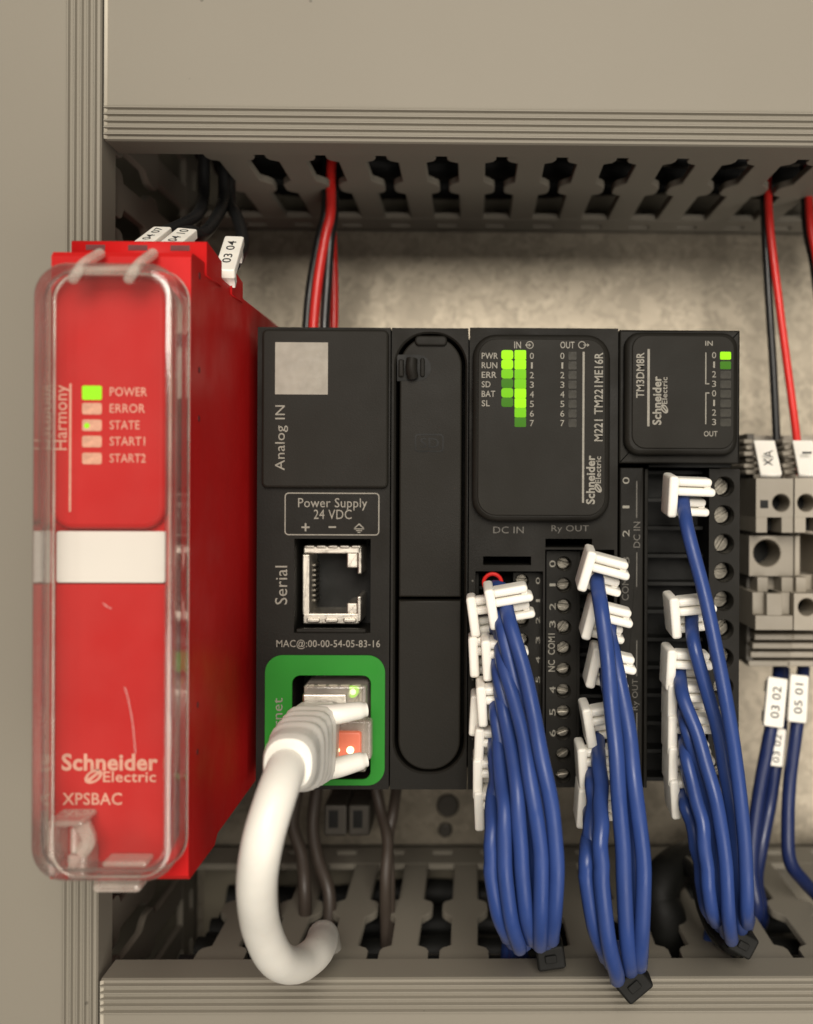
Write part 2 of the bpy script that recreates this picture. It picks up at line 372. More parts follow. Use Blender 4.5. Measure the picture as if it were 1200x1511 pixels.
sT = at(650, 240, 70).x
duct('x', YT, 1, XL + .7, 100, 'grey slotted cable duct with ribbed cover running above the modules', sT, skip=())
sB = at(640, 1400, 66).x
duct('x', YB, -1, XL + .7, 100, 'grey slotted cable duct with ribbed cover running below the modules', sB, skip=((at(725, 1400, 70).x, at(862, 1400, 70).x),))
duct('y', XL, -1, -160, 140, 'upright grey slotted cable duct beside the red module', 40.0)
# ------------------------------------------------------------------ mounting rail and plate screws
b = MB(); yr = at(640, 825, 75).y
P = [(-17.5, 6.4), (-13.5, 6.4), (-13.5, .1), (13.5, .1), (13.5, 6.4), (17.5, 6.4), (17.5, 7.4), (12.5, 7.4), (12.5, 1.1), (-12.5, 1.1), (-12.5, 7.4), (-17.5, 7.4)]
b.loft([[(XL + 3, yr + a, h) for a, h in P], [(95, yr + a, h) for a, h in P]])
tag(b.build('mounting_rail', 'din'), 'zinc top-hat rail on the plate that carries the modules', 'rail')
for (u, v, r, lb) in ((661, 1190, 3.0, 'larger dull screw head in the plate under the black controller'), (657, 1226, 1.9, 'smaller dull screw head in the plate by the lower duct')):
    p = at(u, v, 1.5); b = MB()
    b.prism(circ(p.x, p.y, r, 24), 0.05, 1.6, .5); b.box(p.x - r * .7, p.x + r * .7, p.y - .3, p.y + .3, 1.55, 1.75, 0)
    tag(b.build('plate_screw', 'platescrew'), lb, 'screw')
# ------------------------------------------------------------------ red safety module
ZR = 116.0
rx0, rx1 = at(71, 835, ZR).x, at(283, 835, ZR).x
ryt, ryb = at(180, 371, ZR).y, at(180, 1300, ZR).y
red = thing('safety_relay', ((rx0 + rx1) / 2, ryb, 40), 'tall narrow red safety relay module under a clear hinged cover', 'relay module')
prof = [(8, ryt - 1), (78, ryt - 1), (79, ryt - .6), (95, ryt - .4), (96.5, ryt), (ZR - .8, ryt), (ZR, ryt - .8),
        (ZR, ryb + .8), (ZR - .8, ryb), (99, ryb - .2), (97, ryb + 1.2), (8, ryb + 1.5)]
b = MB(); b.loft([[(rx0 + .3, y, z) for z, y in prof], [(rx1 - .3, y, z) for z, y in prof]])
hs = b.build('housing', 'red', red)
def plug(zf, zb, dy, label=None):          # pull-out terminal at the top of the module
    yy = ryt + dy; b = MB(); P = [(zb, ryt - 2), (zf, ryt - 2.0), (zf, yy - .3), (zf - .3, yy), (zb, yy - 1.2)]
    b.loft([[(rx0 + .25, y, z) for z, y in P], [(rx1 + .02, y, z) for z, y in P]]); k = b.build('terminal_plug', 'red', red)
    for i in range(3):
        x = rx0 + 4.2 + i * 7.0; b = MB(); b.box(x - 1.6, x + 1.6, yy - 1.6, yy - .7, zf - .4, zf + .05, 0); b.build('test_slot', 'redin', k)
plug(107.5, 97, 3.6); plug(89, 80, 3.0)
for i, (v, r) in enumerate(((545, .55), (617, .5), (1042, .5), (1112, .5), (405, .6))):
    b = MB(); p = at(285, v, 112); b.T = lambda q: (rx1 - .28 + q[2], q[1], q[0]); b.prism(circ(111.0, p.y, r, 12), -.2, .08); b.build('side_pip', 'redin', red)
fx0, fx1, fyb, fyt = rect(72, 405, 245, 781, ZR + 2)
b = MB(); b.box(fx0, fx1, fyb, fyt, ZR - .2, ZR + 2.0, .9, 3.6); face = b.build('indicator_panel', 'red', red)
x0, x1, y0, y1 = rect(79, 862, 244, 1288, ZR + 1)
b = MB(); b.box(x0, x1, y0, y1, ZR - .2, ZR + .8, .3, .6); low = b.build('lower_panel', 'red', red)
b = MB(); b.pbox(83, 784, 243, 860, ZR - .2, ZR + 1.1, .12, .4); b.build('blank_label', 'label', red)
zt = ZR + 2.04
for i, (nm, v) in enumerate((('POWER', 578), ('ERROR', 602.5), ('STATE', 627), ('START1', 651), ('START2', 676))):
    text(nm, 162, v - 6.5, (217, 214, 206, 214, 215)[i], v + 6.5, zt, 'redprint', face, 0, .004)
    b = MB(); b.pbox(121, v - (9 if i == 0 else 8), 150, v + (12 if i == 0 else 9), zt - .3, zt + .05, .04, .3)
    w = b.build('indicator_window', 'ledon' if i == 0 else 'ledpink', face)
    if i == 2:
        b = MB(); b.pbox(124, v - 3, 132, v + 5, zt - .1, zt + .09, .02, .4); b.build('green_reflection', 'ledon', face)  # small emissive patch painting a green reflection on the STATE window
text('Harmony', 80, 568, 105, 664, zt, 'redprint', face, 90, .006)
b = MB(); b.pbox(102, 566, 105, 755, zt - .1, zt + .02, 0); b.build('printed_line', 'redprint', face)
zl = ZR + .84
logo(91, 1112, 233, 1156, zl, 'redprint', low, 0)
text('XPSBAC', 92, 1170, 180, 1188, zl, 'redprint', low, 0, .012)
# clear hinged cover
cx0, cx1, cyb, cyt = rect(44, 386, 277, 1304, 124.5); cx1 = at(279, 840, 118.4).x
cov = MB()
def shell(m, ins, z0, z1, bev): 
    P = arc_rect(cx0 + ins, cx1 - ins, cyb + ins, cyt - ins, 5.2 - ins * .6, 8); rings = [[(x, y, z0) for x, y in P]]
    for k in range(6):
        t = math.pi / 2 * k / 5; Q = inset(P, bev * (1 - math.cos(t))); rings.append([(x, y, z1 - bev + bev * math.sin(t)) for x, y in Q])
    return rings
o_ = shell(cov, 0, 118.4, 125.0, 1.8); cov.loft(o_, (False, True)); i_ = shell(cov, 1.2, 118.4, 124.0, 1.0); cov.loft(i_, (False, True)); cov.loft([o_[0], i_[0]], (False, False))
cov = MB(); cov.prism([(p[0], p[1]) for p in inset([(q[0], q[1]) for q in o_[-1]], .02)], 123.9, 124.97)
cvr = cov.build('clear_cover', 'clear', red, 20)
cov = MB(); cov.loft(o_ + i_[::-1] + [o_[0]], (False, False)); cov.build('skirt', 'clearedge', cvr, 50)
# pale tubes added along the cover rims to draw edge highlights
def bead(P, z, r, name):
    b = MB(); n = len(P); rings = []
    for j in range(8):
        a = 2 * math.pi * j / 8; Q = inset(P, r * math.cos(a)); rings.append([(x, y, z + r * math.sin(a)) for x, y in Q])
    b.loft(rings + [rings[0]], (False, False)); return b.build(name, 'clearedge', cvr, 80)
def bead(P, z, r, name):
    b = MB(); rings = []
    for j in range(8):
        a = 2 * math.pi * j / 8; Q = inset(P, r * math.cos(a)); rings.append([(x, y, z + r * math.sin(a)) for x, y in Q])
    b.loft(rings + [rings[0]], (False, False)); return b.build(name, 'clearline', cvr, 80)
bead(arc_rect(*rect(79, 404, 250, 1294, 124.6), 4.0, 10), 124.6, .20, 'inner_rim_highlight')
bead(arc_rect(cx0 + .1, cx1 - .1, cyb + .1, cyt - .1, 5.1, 10), 118.7, .22, 'outer_rim_highlight')
for pts in (((184, 1014), (190, 1035), (196, 1070), (200, 1112)), ((152, 890), (158, 895), (165, 898))):
    b = MB(); b.tube([at(u, v, 124.98) for u, v in pts], .03, 5, 1.0); b.build('scratch', 'label', cvr)
for (u0, u1) in ((108, 150), (190, 228)):      # hinge lugs at the top
    b = MB(); b.tube([at(u0, 412, 124), at(u0 + 6, 402, 125), at(u0 + 18, 388, 122), at(u1 - 2, 374, 117)], .85, 10, .6); b.build('hinge_lug', 'clearline', cvr)
b = MB(); b.tube([at(118, 398, 124), at(205, 396, 124)], .55, 10, 2); b.build('hinge_pin', 'clearline', cvr)
b = MB()                                        # latch tongue at the bottom
b.pbox(150, 1272, 216, 1281, 120, 123.6, .5, .6); b.pbox(137, 1294, 207, 1303, 118, 122, .5, .6); b.pbox(135, 1304, 207, 1319, 117, 120.5, .7, 1.6)
b.build('latch_tongue', 'clearline', cvr)
b = MB()                                        # lead-seal eyelet block
b.pbox(68, 1212, 122, 1221, 117.5, 123.5, .6, .5); b.pbox(68, 1221, 79, 1296, 117.5, 123.5, .6, .5); b.pbox(102, 1222, 113, 1262, 117.5, 123.5, .6, .5)
b.pbox(98, 1262, 126, 1300, 117.5, 123, .6, .5); b.tube([at(122, 1216, 122), at(131, 1240, 122), at(120, 1258, 122)], 1.2, 8, .6)
b.build('sealing_eyelet', 'clearline', cvr)
# ------------------------------------------------------------------ black controller
ZB, ZF = 60.0, 75.0
bx0, bx1, byb, byt = rect(379, 483, 911, 1165, ZF)
plc = thing('controller', ((bx0 + bx1) / 2, byb, 40), 'wide black programmable controller with green indicators and network port', 'controller')
b = MB(); b.box(bx0 + .4, bx1 - .2, byb + .3, byt - .3, 8, ZB, .3); b.build('housing', 'black', plc)
def px(h, z=ZF): return rect(*h, z)
SER, ETH = (434, 795, 547, 934), (431, 997, 547, 1150)
b = MB(); b.plate(*rect(379, 483, 575, 1165, ZF), ZB, ZF, [px(SER), px(ETH)]); colL = b.build('port_column', 'black', plc)
b = MB(); b.pbox(386, 486, 573, 720, ZF - .5, ZF + 1.3, .5, 1.1); flap = b.build('analog_flap', 'blackface', plc)
b = MB(); b.pbox(406, 505, 484, 582, ZF + .8, ZF + 1.36, .02, .1); b.build('blank_sticker', 'sticker', flap)
text('Analog IN', 406, 598, 425, 694, ZF + 1.35, 'print', flap, 90, .0)
zc = ZF + .05
def frame_line(u0, v0, u1, v1, w, r, z, m, parent, name='printed_frame'):
    a = rect(u0, v0, u1, v1, z); P = arc_rect(*a, r); b = MB()
    b.loft([[(x, y, z) for x, y in P], [(x, y, z) for x, y in inset(P, w)]], (False, False)); return b.build(name, m, parent)
frame_line(420, 727, 560, 790, .22, .8, zc, 'print', colL)
text('Power Supply', 440, 735, 542, 753, zc, 'print', colL); text('24 VDC', 463, 752, 519, 766, zc, 'print', colL)
text('+', 445, 772, 457, 784, zc, 'print', colL, 0, .01); text('-', 485, 776.5, 496, 779, zc, 'print', colL, 0, .01)
b = MB(); q = at(530, 779, zc); b.f = []
k = b.add([(q.x - 1, q.y, zc), (q.x, q.y + .95, zc), (q.x + 1, q.y, zc), (q.x + .7, q.y, zc), (q.x, q.y + .6, zc), (q.x - .7, q.y, zc)]); b.f += [(k, k + 1, k + 4, k + 5), (k + 1, k + 2, k + 3, k + 4)]
for yy, hw in ((-.1, 1.0), (-.45, .6), (-.8, .3)):
    k = b.add([(q.x - hw, q.y + yy - .18, zc), (q.x + hw, q.y + yy - .18, zc), (q.x + hw, q.y + yy, zc), (q.x - hw, q.y + yy, zc)]); b.f.append((k, k + 1, k + 2, k + 3))
b.build('earth_symbol', 'print', colL)
text('Serial', 406, 835, 424, 892, zc, 'print', colL, 90); text('MAC@:00-00-54-05-83-16', 408, 944, 561, 958, zc, 'print', colL, 0, .002)
# serial jack
def jack(du, dv, parent, name):
    j = MB(); z0, z1 = ZB + .2, ZB + 10.5
    S = lambda u0, v0, u1, v1, za=z0, zb=z1, bv=.25: j.pbox(u0 + du, v0 + dv, u1 + du, v1 + dv, za, zb, bv, .2)
    S(446, 818, 457, 908); S(447, 905, 530, 921); S(448, 806, 533, 817); S(512, 816, 528, 838, z0, z1 - .2); S(512, 890, 527, 906, z0, z1 - .2)
    S(528, 806, 534, 847); S(527, 880, 533, 918)
    jk = j.build(name, 'steel', parent)
    for i in range(5):
        b = MB(); u = 449 + i * 17.2; b.pbox(u + du, 804.5 + dv, u + 15 + du, 809 + dv, z1 - .1, z1 + .6, .25, .5); b.build('spring_finger', 'steel', jk)
    for i in range(3):
        b = MB(); u = 452 + i * 27; b.pbox(u + du, 912 + dv, u + 20 + du, 919 + dv, z1 - .1, z1 + .5, .25, .5); b.build('spring_finger', 'steel', jk)
    for i in range(8):
        b = MB(); v = 834 + i * 7.4; b.pbox(461 + du, v - 1.6 + dv, 466 + du, v + 1.6 + dv, z0, z0 + 6, .1); b.build('contact_pin', 'screw', jk)
    b = MB(); b.pbox(434 + du, 795 + dv, 547 + du, 934 + dv, ZB + .02, ZB + .25, 0); b.build('jack_floor', 'blackdeep', jk)
    return jk
jack(0, 0, plc, 'serial_jack')
b = MB(); b.pbox(437, 928, 540, 934, ZF - .6, ZF + .5, .25, .3); b.build('port_sill', 'black', colL)
# green network port surround
g = rect(391, 967, 568, 1159, ZF + .3); h = rect(*ETH, ZF + .3)
b = MB(); b.star(arc_rect(*g, 3.4, 8), arc_rect(*h, 1.6, 6), ((h[0] + h[1]) / 2, (h[2] + h[3]) / 2), ZF + .02, ZF + .35, .1); gs = b.build('green_surround', 'green', plc)
text('Ethernet', 402, 1030, 417, 1118, ZF + .38, 'print', gs, 90)
ej = jack(1, 205, plc, 'network_jack')
for (u, v, r, m) in ((520, 1022, 8, 'ledon'), (503, 1031, 4.5, 'ledon'), (521, 1021, 4.6, 'ledwhite')):
    p = at(u, v, ZB + 12.5); b = MB(); b.prism(circ(p.x, p.y, r / 7.1, 16), ZB + 9.5, ZB + (12.6 if m == 'ledon' else 12.9), .4); b.build('link_light', m, ej)
# memory-card column with its long rounded door
sx = rect(577, 484, 690, 1165, ZF); dq = rect(583, 492, 686, 1140, ZF)
c_ = ((dq[0] + dq[1]) / 2, (dq[2] + dq[3]) / 2)
b = MB(); b.star(arc_rect(*sx, 0), arc_rect(*dq, 6.3, 10), c_, ZB, ZF, .35); b.build('card_column', 'black', plc)
di = (dq[0] + .75, dq[1] - .75, dq[2] + .45, dq[3] - .6); ys = at(640, 884, ZF).y
P = arc_rect(*di, 5.8, 10)
up = [p for p in P if p[1] > ys]; lowp = [p for p in P if p[1] < ys]
up = [(di[0], ys + .35), (di[1], ys + .35)] + [p for p in P if p[1] > ys and p[0] > -1e9 and p[1] > ys + 1][0:]
up = [(di[0], ys + .35), (di[1], ys + .35)] + sorted([p for p in P if p[1] > ys + 1], key=lambda p: math.atan2(p[1] - (di[3] - 6), p[0] - c_[0]))
lo_ = sorted([p for p in P if p[1] < ys - 1], key=lambda p: math.atan2(p[1] - (di[2] + 6), p[0] - c_[0])) + [(di[1], ys - .3), (di[0], ys - .3)]
b = MB(); b.prism(up, ZB, ZF - .5, .35); door = b.build('card_door', 'blackface', plc)
b = MB(); b.prism(lo_, ZB, ZF - .2, .35); b.build('lower_door', 'blackface', plc)
b = MB(); b.pbox(612, 495, 660, 510, ZF - .6, ZF + .25, .4, .9); b.build('door_tab', 'black', door)
hx = rect(586, 523, 636, 562, ZF); b = MB(); P = [(hx[0], hx[2]), (hx[1] - 2.4, hx[2])] + [(hx[1] - 2.4 + 2.4 * math.cos(R(a)), (hx[2] + hx[3]) / 2 + 2.55 * math.sin(R(a))) for a in range(-80, 81, 16)] + [(hx[1] - 2.4, hx[3]), (hx[0], hx[3])]
b.prism(P, ZF - .6, ZF - .44, 0); b.build('hook_recess', 'blackdeep', door)
b = MB(); b.tube([at(609, 556, ZF), at(607, 543, ZF + .8), at(608, 530, ZF + .4)], 1.15, 12, .5); b.build('locking_hook', 'black', door)
b = MB(); b.pbox(588, 530, 596, 556, ZF - .5, ZF + .1, .3, .3); b.pbox(620, 528, 627, 556, ZF - .5, ZF + .05, .3, .5); b.build('latch_bar', 'black', door)
frame_line(612, 640, 655, 667, .3, .8, ZF - .44, 'blackdeep', door, 'embossed_frame'); text('SD', 620, 646, 648, 661, ZF - .44, 'blackdeep', door, 0, .01)
# right column: display and two screw terminals
TA, TB = (701, 843, 801, 1164), (804, 811, 906, 1164)
rc = rect(692, 484, 911, 1165, ZF)
hA = list(px(TA)); hA[2] = rc[2] - 1; hB = list(px(TB)); hB[2] = rc[2] - 1
b = MB(); b.plate(*rc, ZB, ZF, [px((713, 821, 784, 834)), px((805, 795, 874, 808)), tuple(hA), tuple(hB)]); rcol = b.build('terminal_column', 'black', plc)
b = MB(); b.pbox(697, 493, 901, 770, ZF - .3, ZF + 2.6, 1.0, 4.6); disp = b.build('display_panel', 'black', plc)
b = MB(); b.pbox(705, 500, 894, 761, ZF + 2.2, ZF + 2.85, .2, 3.6); b.build('display_film', 'blackface', disp)
zd = ZF + 2.9
for i, s_ in enumerate(('PWR', 'RUN', 'ERR', 'SD', 'BAT', 'SL')):
    v = 525 + 14.0 * i; text(s_, 711, v - 4.5, (735, 734, 733, 724, 731, 723)[i], v + 4.5, zd, 'print', disp, 0, .01)
    b = MB(); b.pbox(740, v - 8.4, 757.5, v + 5.4, zd - .2, zd + .02, 0, .5); b.build('indicator_window', ('ledon', 'ledon', 'ledmid', 'leddim', 'ledmid', 'leddim')[i], disp)
text('IN', 759, 504, 769, 514, zd, 'print', disp, 0, .01); text('OUT', 827, 504, 848, 514, zd, 'print', disp, 0, .01)
for uc, sg in ((782, 1), (859, 1)):
    p = at(uc, 509, zd); b = MB(); P = circ(p.x, p.y, .75, 18); b.loft([[(x, y, zd) for x, y in P], [(x, y, zd) for x, y in inset(P, .16)]], (False, False))
    sft = -.9 if uc == 782 else .3
    k = b.add([(p.x + sft, p.y - .09, zd + .004), (p.x + sft + .8, p.y - .09, zd + .004), (p.x + sft + .8, p.y + .09, zd + .004), (p.x + sft, p.y + .09, zd + .004)]); b.f.append((k, k + 1, k + 2, k + 3))
    k = b.add([(p.x + sft + .7, p.y - .35, zd + .004), (p.x + sft + 1.15, p.y, zd + .004), (p.x + sft + .7, p.y + .35, zd + .004)]); b.f.append((k, k + 1, k + 2))
    b.build('arrow_symbol', 'print', disp)
for i in range(8):
    v = 525 + 14.2 * i
    text(str(i), 782, v - 4.6, 788, v + 4.6, zd, 'print', disp); text(str(i), 827, v - 4.6, 833, v + 4.6, zd, 'print', disp)
    b = MB(); b.pbox(759.5, v - 8.4, 776.5, v + 5.6, zd - .2, zd + .02, 0, .25); b.build('indicator_window', ('ledon', 'ledon', 'ledmid', 'ledmid', 'ledon', 'ledon', 'ledmid', 'leddim')[i], disp)
    b = MB(); b.pbox(839, v - 6, 851, v + 6, zd - .2, zd + .02, 0, .2); b.build('indicator_window', 'ledoff', disp)
b = MB(); b.pbox(859.5, 519, 862.5, 742, zd - .1, zd + .01, 0); b.build('printed_line', 'print', disp)
text('M221 TM221ME16R', 877, 520, 890, 651, zd, 'print', disp, 90, .014); logo(865, 672, 888, 744, zd, 'print', disp, 90)
text('DC IN', 728, 777, 773, 787, ZF + .05, 'printdim', rcol); text('Ry OUT', 814, 775, 869, 787, ZF + .05, 'printdim', rcol)
def strip_holes(mbx, x0, x1, ylist, r, cx, z0, z1, ytop, ybot):
    ed = [ytop] + [(a + c) / 2 for a, c in zip(ylist, ylist[1:])] + [ybot]
    for i, y in enumerate(ylist):
        O = [(x0, ed[i + 1]), (x1, ed[i + 1]), (x1, ed[i]), (x0, ed[i])]
        mbx.star(O, circ(cx, y, r, 24), (cx, y), z0, z1, .15)
def screw(cx, cy, z, r, ang, parent):
    b = MB(); ca, sa = math.cos(ang), math.sin(ang)
    b.T = lambda p: (cx + p[0] * ca - p[1] * sa, cy + p[0] * sa + p[1] * ca, p[2])
    w = r * .16; t0 = math.asin(w / r)
    for sgn in (0, math.pi):
        P = [(r * math.cos(t0 + (math.pi - 2 * t0) * i / 10 + sgn), r * math.sin(t0 + (math.pi - 2 * t0) * i / 10 + sgn)) for i in range(11)]
        b.prism(P, z - 1, z, .18, 2)
    b.prism(circ(0, 0, r * .97, 16), z - 1.4, z - .55)
    return b.build('screw', 'screw', parent)
def terminal(parent, box, pocket, strip, sc, vs_, r, zt, tilt=0):
    """screw terminal strip: wire pockets on one side, sunk screws on the other"""
    b = MB(); X = rect(*box, zt); S = rect(*strip, zt); K = rect(*pocket, zt); cx = at(sc, 950, zt).x
    ylist = [at(sc, v, zt).y for v in vs_]
    strip_holes(b, S[0], S[1], ylist, r, cx, ZB, zt, S[3], S[2])
    wx = .7; b2 = MB()
    b.box(K[0], K[0] + wx, K[2], K[3], ZB, zt - .2, .15)
    step = ylist[0] - ylist[1]
    for y in [ylist[0] + step / 2] + [q - step / 2 for q in ylist]:
        if K[2] < y < K[3]: b2.box(K[0] + wx, K[1] - .02, y - .4, y + .4, ZB, zt - 5.5, .1)
    tb = b.build('terminal_block', 'black', parent); b2.build('pocket_walls', 'blackdeep', tb)
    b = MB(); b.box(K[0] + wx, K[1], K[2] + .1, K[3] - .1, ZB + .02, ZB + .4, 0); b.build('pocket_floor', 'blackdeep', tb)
    for y in ylist: screw(cx, y, zt - (random.uniform(2.0, 3.0) if r < 1.6 else random.uniform(3.4, 4.6)), r * .93, random.uniform(-.3, 1.2), tb)
    return tb
VA = [857 + 29.2 * i for i in range(10)]
VB = [832 + 31.3 * i for i in range(11)]
VC = [718 + 42.2 * i for i in range(11)]
tA = terminal(plc, TA, (701, 845, 757, 1162), (757, 845, 800, 1162), 770, VA, 1.3, 72.0)
tB = terminal(plc, TB, (851, 813, 905, 1162), (806, 813, 851, 1162), 832, VB, 1.4, 72.5)
for i, v in enumerate(VA[:6]): text(str(i), 791, v - 5, 797, v + 5, 72.06, 'print', tA, 90)
for i in range(10): text('.', 696, VA[i] - 1.5, 699, VA[i] + 1.5, ZF + .05, 'printdim', rcol)
for s_, v in (('0', 832), ('1', 863), ('2', 895), ('3', 921), ('4', 1018), ('5', 1051), ('6', 1082)): text(s_, 811, v - 5, 820, v + 5, 72.56, 'print', tB, 90)
text('COM1', 809, 935, 819, 966, 72.56, 'print', tB, 90, .005); text('NC', 809, 974, 819, 991, 72.56, 'print', tB, 90, .005)
# ------------------------------------------------------------------ expansion module
ex = rect(914, 487, 1092, 1165, ZF)
exp = thing('expansion_module', ((ex[0] + ex[1]) / 2, ex[2], 40), 'narrow black expansion module with one green light and a column of screws', 'expansion module')
b = MB(); b.box(ex[0] + .3, ex[1] - .3, ex[2] + .3, ex[3] - .3, 8, ZB, .3); b.build('housing', 'black', exp)
b = MB(); b.pbox(914, 487, 1092, 684, ZB, ZF, .35, .2); b.build('head', 'black', exp)
b = MB(); b.pbox(922, 490, 1090, 672, ZF - .3, ZF + 2.0, 1.0, 3.0); dsp = b.build('display_panel', 'black', exp)
b = MB(); b.pbox(933, 495, 1084, 662, ZF + 1.6, ZF + 2.3, .2, 2.6); b.build('display_film', 'blackface', dsp)
ze = ZF + 2.35
text('TM3DM8R', 939, 520, 951, 587, ze, 'print', dsp, 90, .014); logo(963, 555, 986, 627, ze, 'print', dsp, 90)
b = MB(); b.pbox(955.5, 515, 959, 629, ze - .1, ze + .01, 0); b.build('printed_line', 'print', dsp)
text('IN', 1041, 503, 1052, 510, ze, 'print', dsp, 0, .01); text('OUT', 1039, 636, 1059, 644, ze, 'print', dsp, 0, .01)
for i in range(8):
    v = 524 + 14.1 * i; text(str(i % 4), 1051, v - 4.6, 1057, v + 4.6, ze, 'print', dsp)
    b = MB(); b.pbox(1063, v - 5, 1079, v + 6.5, ze - .2, ze + .02, 0, .25); b.build('indicator_window', 'ledon' if i == 0 else 'leddim' if i == 1 else 'ledoff', dsp)
for va, vb in ((520, 567), (579, 626)):
    b = MB(); b.pbox(1041, va, 1042.6, vb, ze - .1, ze + .01, 0); b.pbox(1042.8, vb - 1.6 if va == 520 else va, 1047, vb if va == 520 else va + 1.6, ze - .1, ze + .01, 0); b.build('printed_bracket', 'print', dsp)
b = MB(); b.pbox(914, 690, 949, 1164, ZB, 73.5, .25, .2); leg = b.build('legend_strip', 'black', exp)
for s_, v, m in (('0', 709, 'print'), ('1', 748, 'print'), ('2', 787, 'print'), ('3', 827, 'printdim')): text(s_, 919, v - 5, 929, v + 5, 73.55, m, leg, 90)
text('COM0', 918, 846, 928, 886, 73.55, 'printdim', leg, 90); text('DC IN', 935, 770, 945, 808, 73.55, 'printdim', leg, 90); text('Ry OUT', 933, 1002, 944, 1048, 73.55, 'printdim', leg, 90)
for va, vb in ((710, 764), (815, 866), (945, 998), (1052, 1130)):
    b = MB(); b.pbox(939, va, 940.6, vb, 73.4, 73.53, 0); b.build('printed_bracket', 'printdim', leg)
tC = terminal(exp, (950, 690, 1092, 1164), (951, 692, 1046, 1163), (1046, 692, 1091, 1163), 1068, VC, 1.95, 71.5)
b = MB(); b.pbox(957, 684, 1080, 690, ZB, ZF - 3, .2); b.build('release_slot', 'blackdeep', exp)
# ------------------------------------------------------------------ wire markers and blue wires
ZM = 83.5
def make_marker():
    root = thing('wire_marker', (0, 0, 0), '-', 'wire marker')
    b = MB(); b.prism(arc_rect(-3.0, -1.35, -3.5, 3.5, .55, 4), -3.2, 3.2, .45); b.build('spine', 'white', root)
    for y, z0, z1 in ((1.75, .2, 3.2), (-2.1, -3.3, -.5)):
        b = MB(); n = 4
        for dy, ln in ((.82, 4.2), (-.82, 4.9)):
            b.prism(arc_rect(-1.7, ln, y + dy - .70, y + dy + .70, .62, 5), z0, z1, .5)
        b.prism(arc_rect(3.0, 4.1, y - 1.1, y + 1.1, .4, 4), z0 + .3, z1 - .6, .2)
        b.prism(arc_rect(-1.5, 3.6, y - .5, y + .5, .1, 2), z0 + .1, z1 - 1.3, 0)
        b.build('loop', 'white', root)
    return root
mproto = make_marker(); mfirst = [True]
def marker(u, v, z, rot, tilt, label, group, sc=1.12):
    o = mproto if mfirst[0] else copy_tree(mproto); mfirst[0] = False
    o.location = W(at(u, v, z)); o.rotation_euler = (R(tilt), R(-rot), 0); o.scale = (sc, sc, sc); o['label'] = label
    if group: o['group'] = group
    return o
def wire(name, pts, r, m, label, group=None):
    b = MB(); b.tube(pts, r, 12, 1.0); return tag(b.build(name, m, None, 60), label, 'wire', group)
def hang(u0, vr, um, vm, ub, vb, zf, zb, start_u, zm=ZM, mid=None):
    """path of one wire: out of its terminal pocket, through its marker, over the front, down and back into the duct"""
    P = [at(start_u, vr, ZB + 2), at(start_u, vr - 2, zm - 6), at(u0, vr + 4, zm - 1.6), at(u0 + 1, vr + 20, zm + 2.2)]
    vs0 = vr + 34; z1 = zm + 6.0
    for k in range(6):
        t = (k + .3) / 6; v = vs0 + (vm - vs0) * t; e = 1 - (1 - t) ** 1.6
        P.append(at(u0 + 2 + (um - u0 - 2) * e, v, z1 + (zf - z1) * min(1, t * 1.6)))
    for k in range(4, len(P)): P[k] = P[k] + Vector((random.uniform(-.28, .28), 0, random.uniform(-.25, .25))) * (1 if k < 9 else .3)
    P.append(at(um, vm, zf)); P.append(at((um * .55 + ub * .45), vm + (vb - vm) * .6, zf - 2)); P.append(at(ub, vb - 9, zf - 7))
    P.append(at(ub + 1, vb - 5, zf - 16)); e = at(ub + 3, min(vb - 8, 1398), zb + 8); P.append(e)
    P.append(Vector((e.x, YB - 9, zb))); P.append(Vector((e.x + 3, YB - 20, zb - 10)))
    return P
ORD = ('first', 'second', 'third', 'fourth', 'fifth', 'sixth', 'seventh', 'eighth', 'ninth')
gA, gB, gC = 'blue wires from the DC IN terminal', 'blue wires from the relay output terminal', 'blue wires from the expansion module'
A = [(745, 868, 822, 814, 1392, 103), (737, 886, 808, 806, 1396, 97), (738, 930, 799, 797, 1400, 103), (733, 955, 786, 792, 1396, 96), (736, 985, 771, 785, 1392, 102),
     (731, 1012, 757, 774, 1398, 96), (733, 1042, 746, 766, 1404, 101.5), (729, 1076, 733, 756, 1396, 96), (729, 1108, 725, 748, 1388, 100)]
for i, (u0, vr, um, ub, vb, zf) in enumerate(A):
    w = wire('blue_wire', hang(u0, vr, um, 1290, ub, vb, zf, 58, 731), 1.36, 'blue',
             'blue wire with a red collar at the top of the DC IN terminal' if i == 0 else f'{ORD[i - 1]} blue wire below the red-collared one on the DC IN terminal', gA)
    if i == 0:
        b = MB(); p = at(727, 860, 75); n = 20; rings = []
        for j in range(n + 1):
            a = 2 * math.pi * j / n; rings.append([(p.x + (1.75 + .42 * math.cos(t)) * math.cos(a), p.y + (1.75 + .42 * math.cos(t)) * math.sin(a), p.z + .6 * math.sin(t)) for t in [2 * math.pi * q / 8 for q in range(8)]])
        b.loft(rings, (False, False)); b.build('collar', 'redw', w)
B = [(881, 845, 921, 930, 1434, 101), (898, 915, 950, 944, 1428, 101), (895, 985, 936, 938, 1432, 95), (882, 1085, 888, 910, 1446, 102), (874, 1118, 872, 900, 1424, 97), (870, 1172, 866, 893, 1416, 100)]
for i, (u0, vr, um, ub, vb, zf) in enumerate(B):
    wire('blue_wire', hang(u0, vr, um, 1300, ub, vb, zf, 62, 880), 1.42, 'blue', f'{ORD[i]} blue wire down from the top of the relay output terminal', gB)
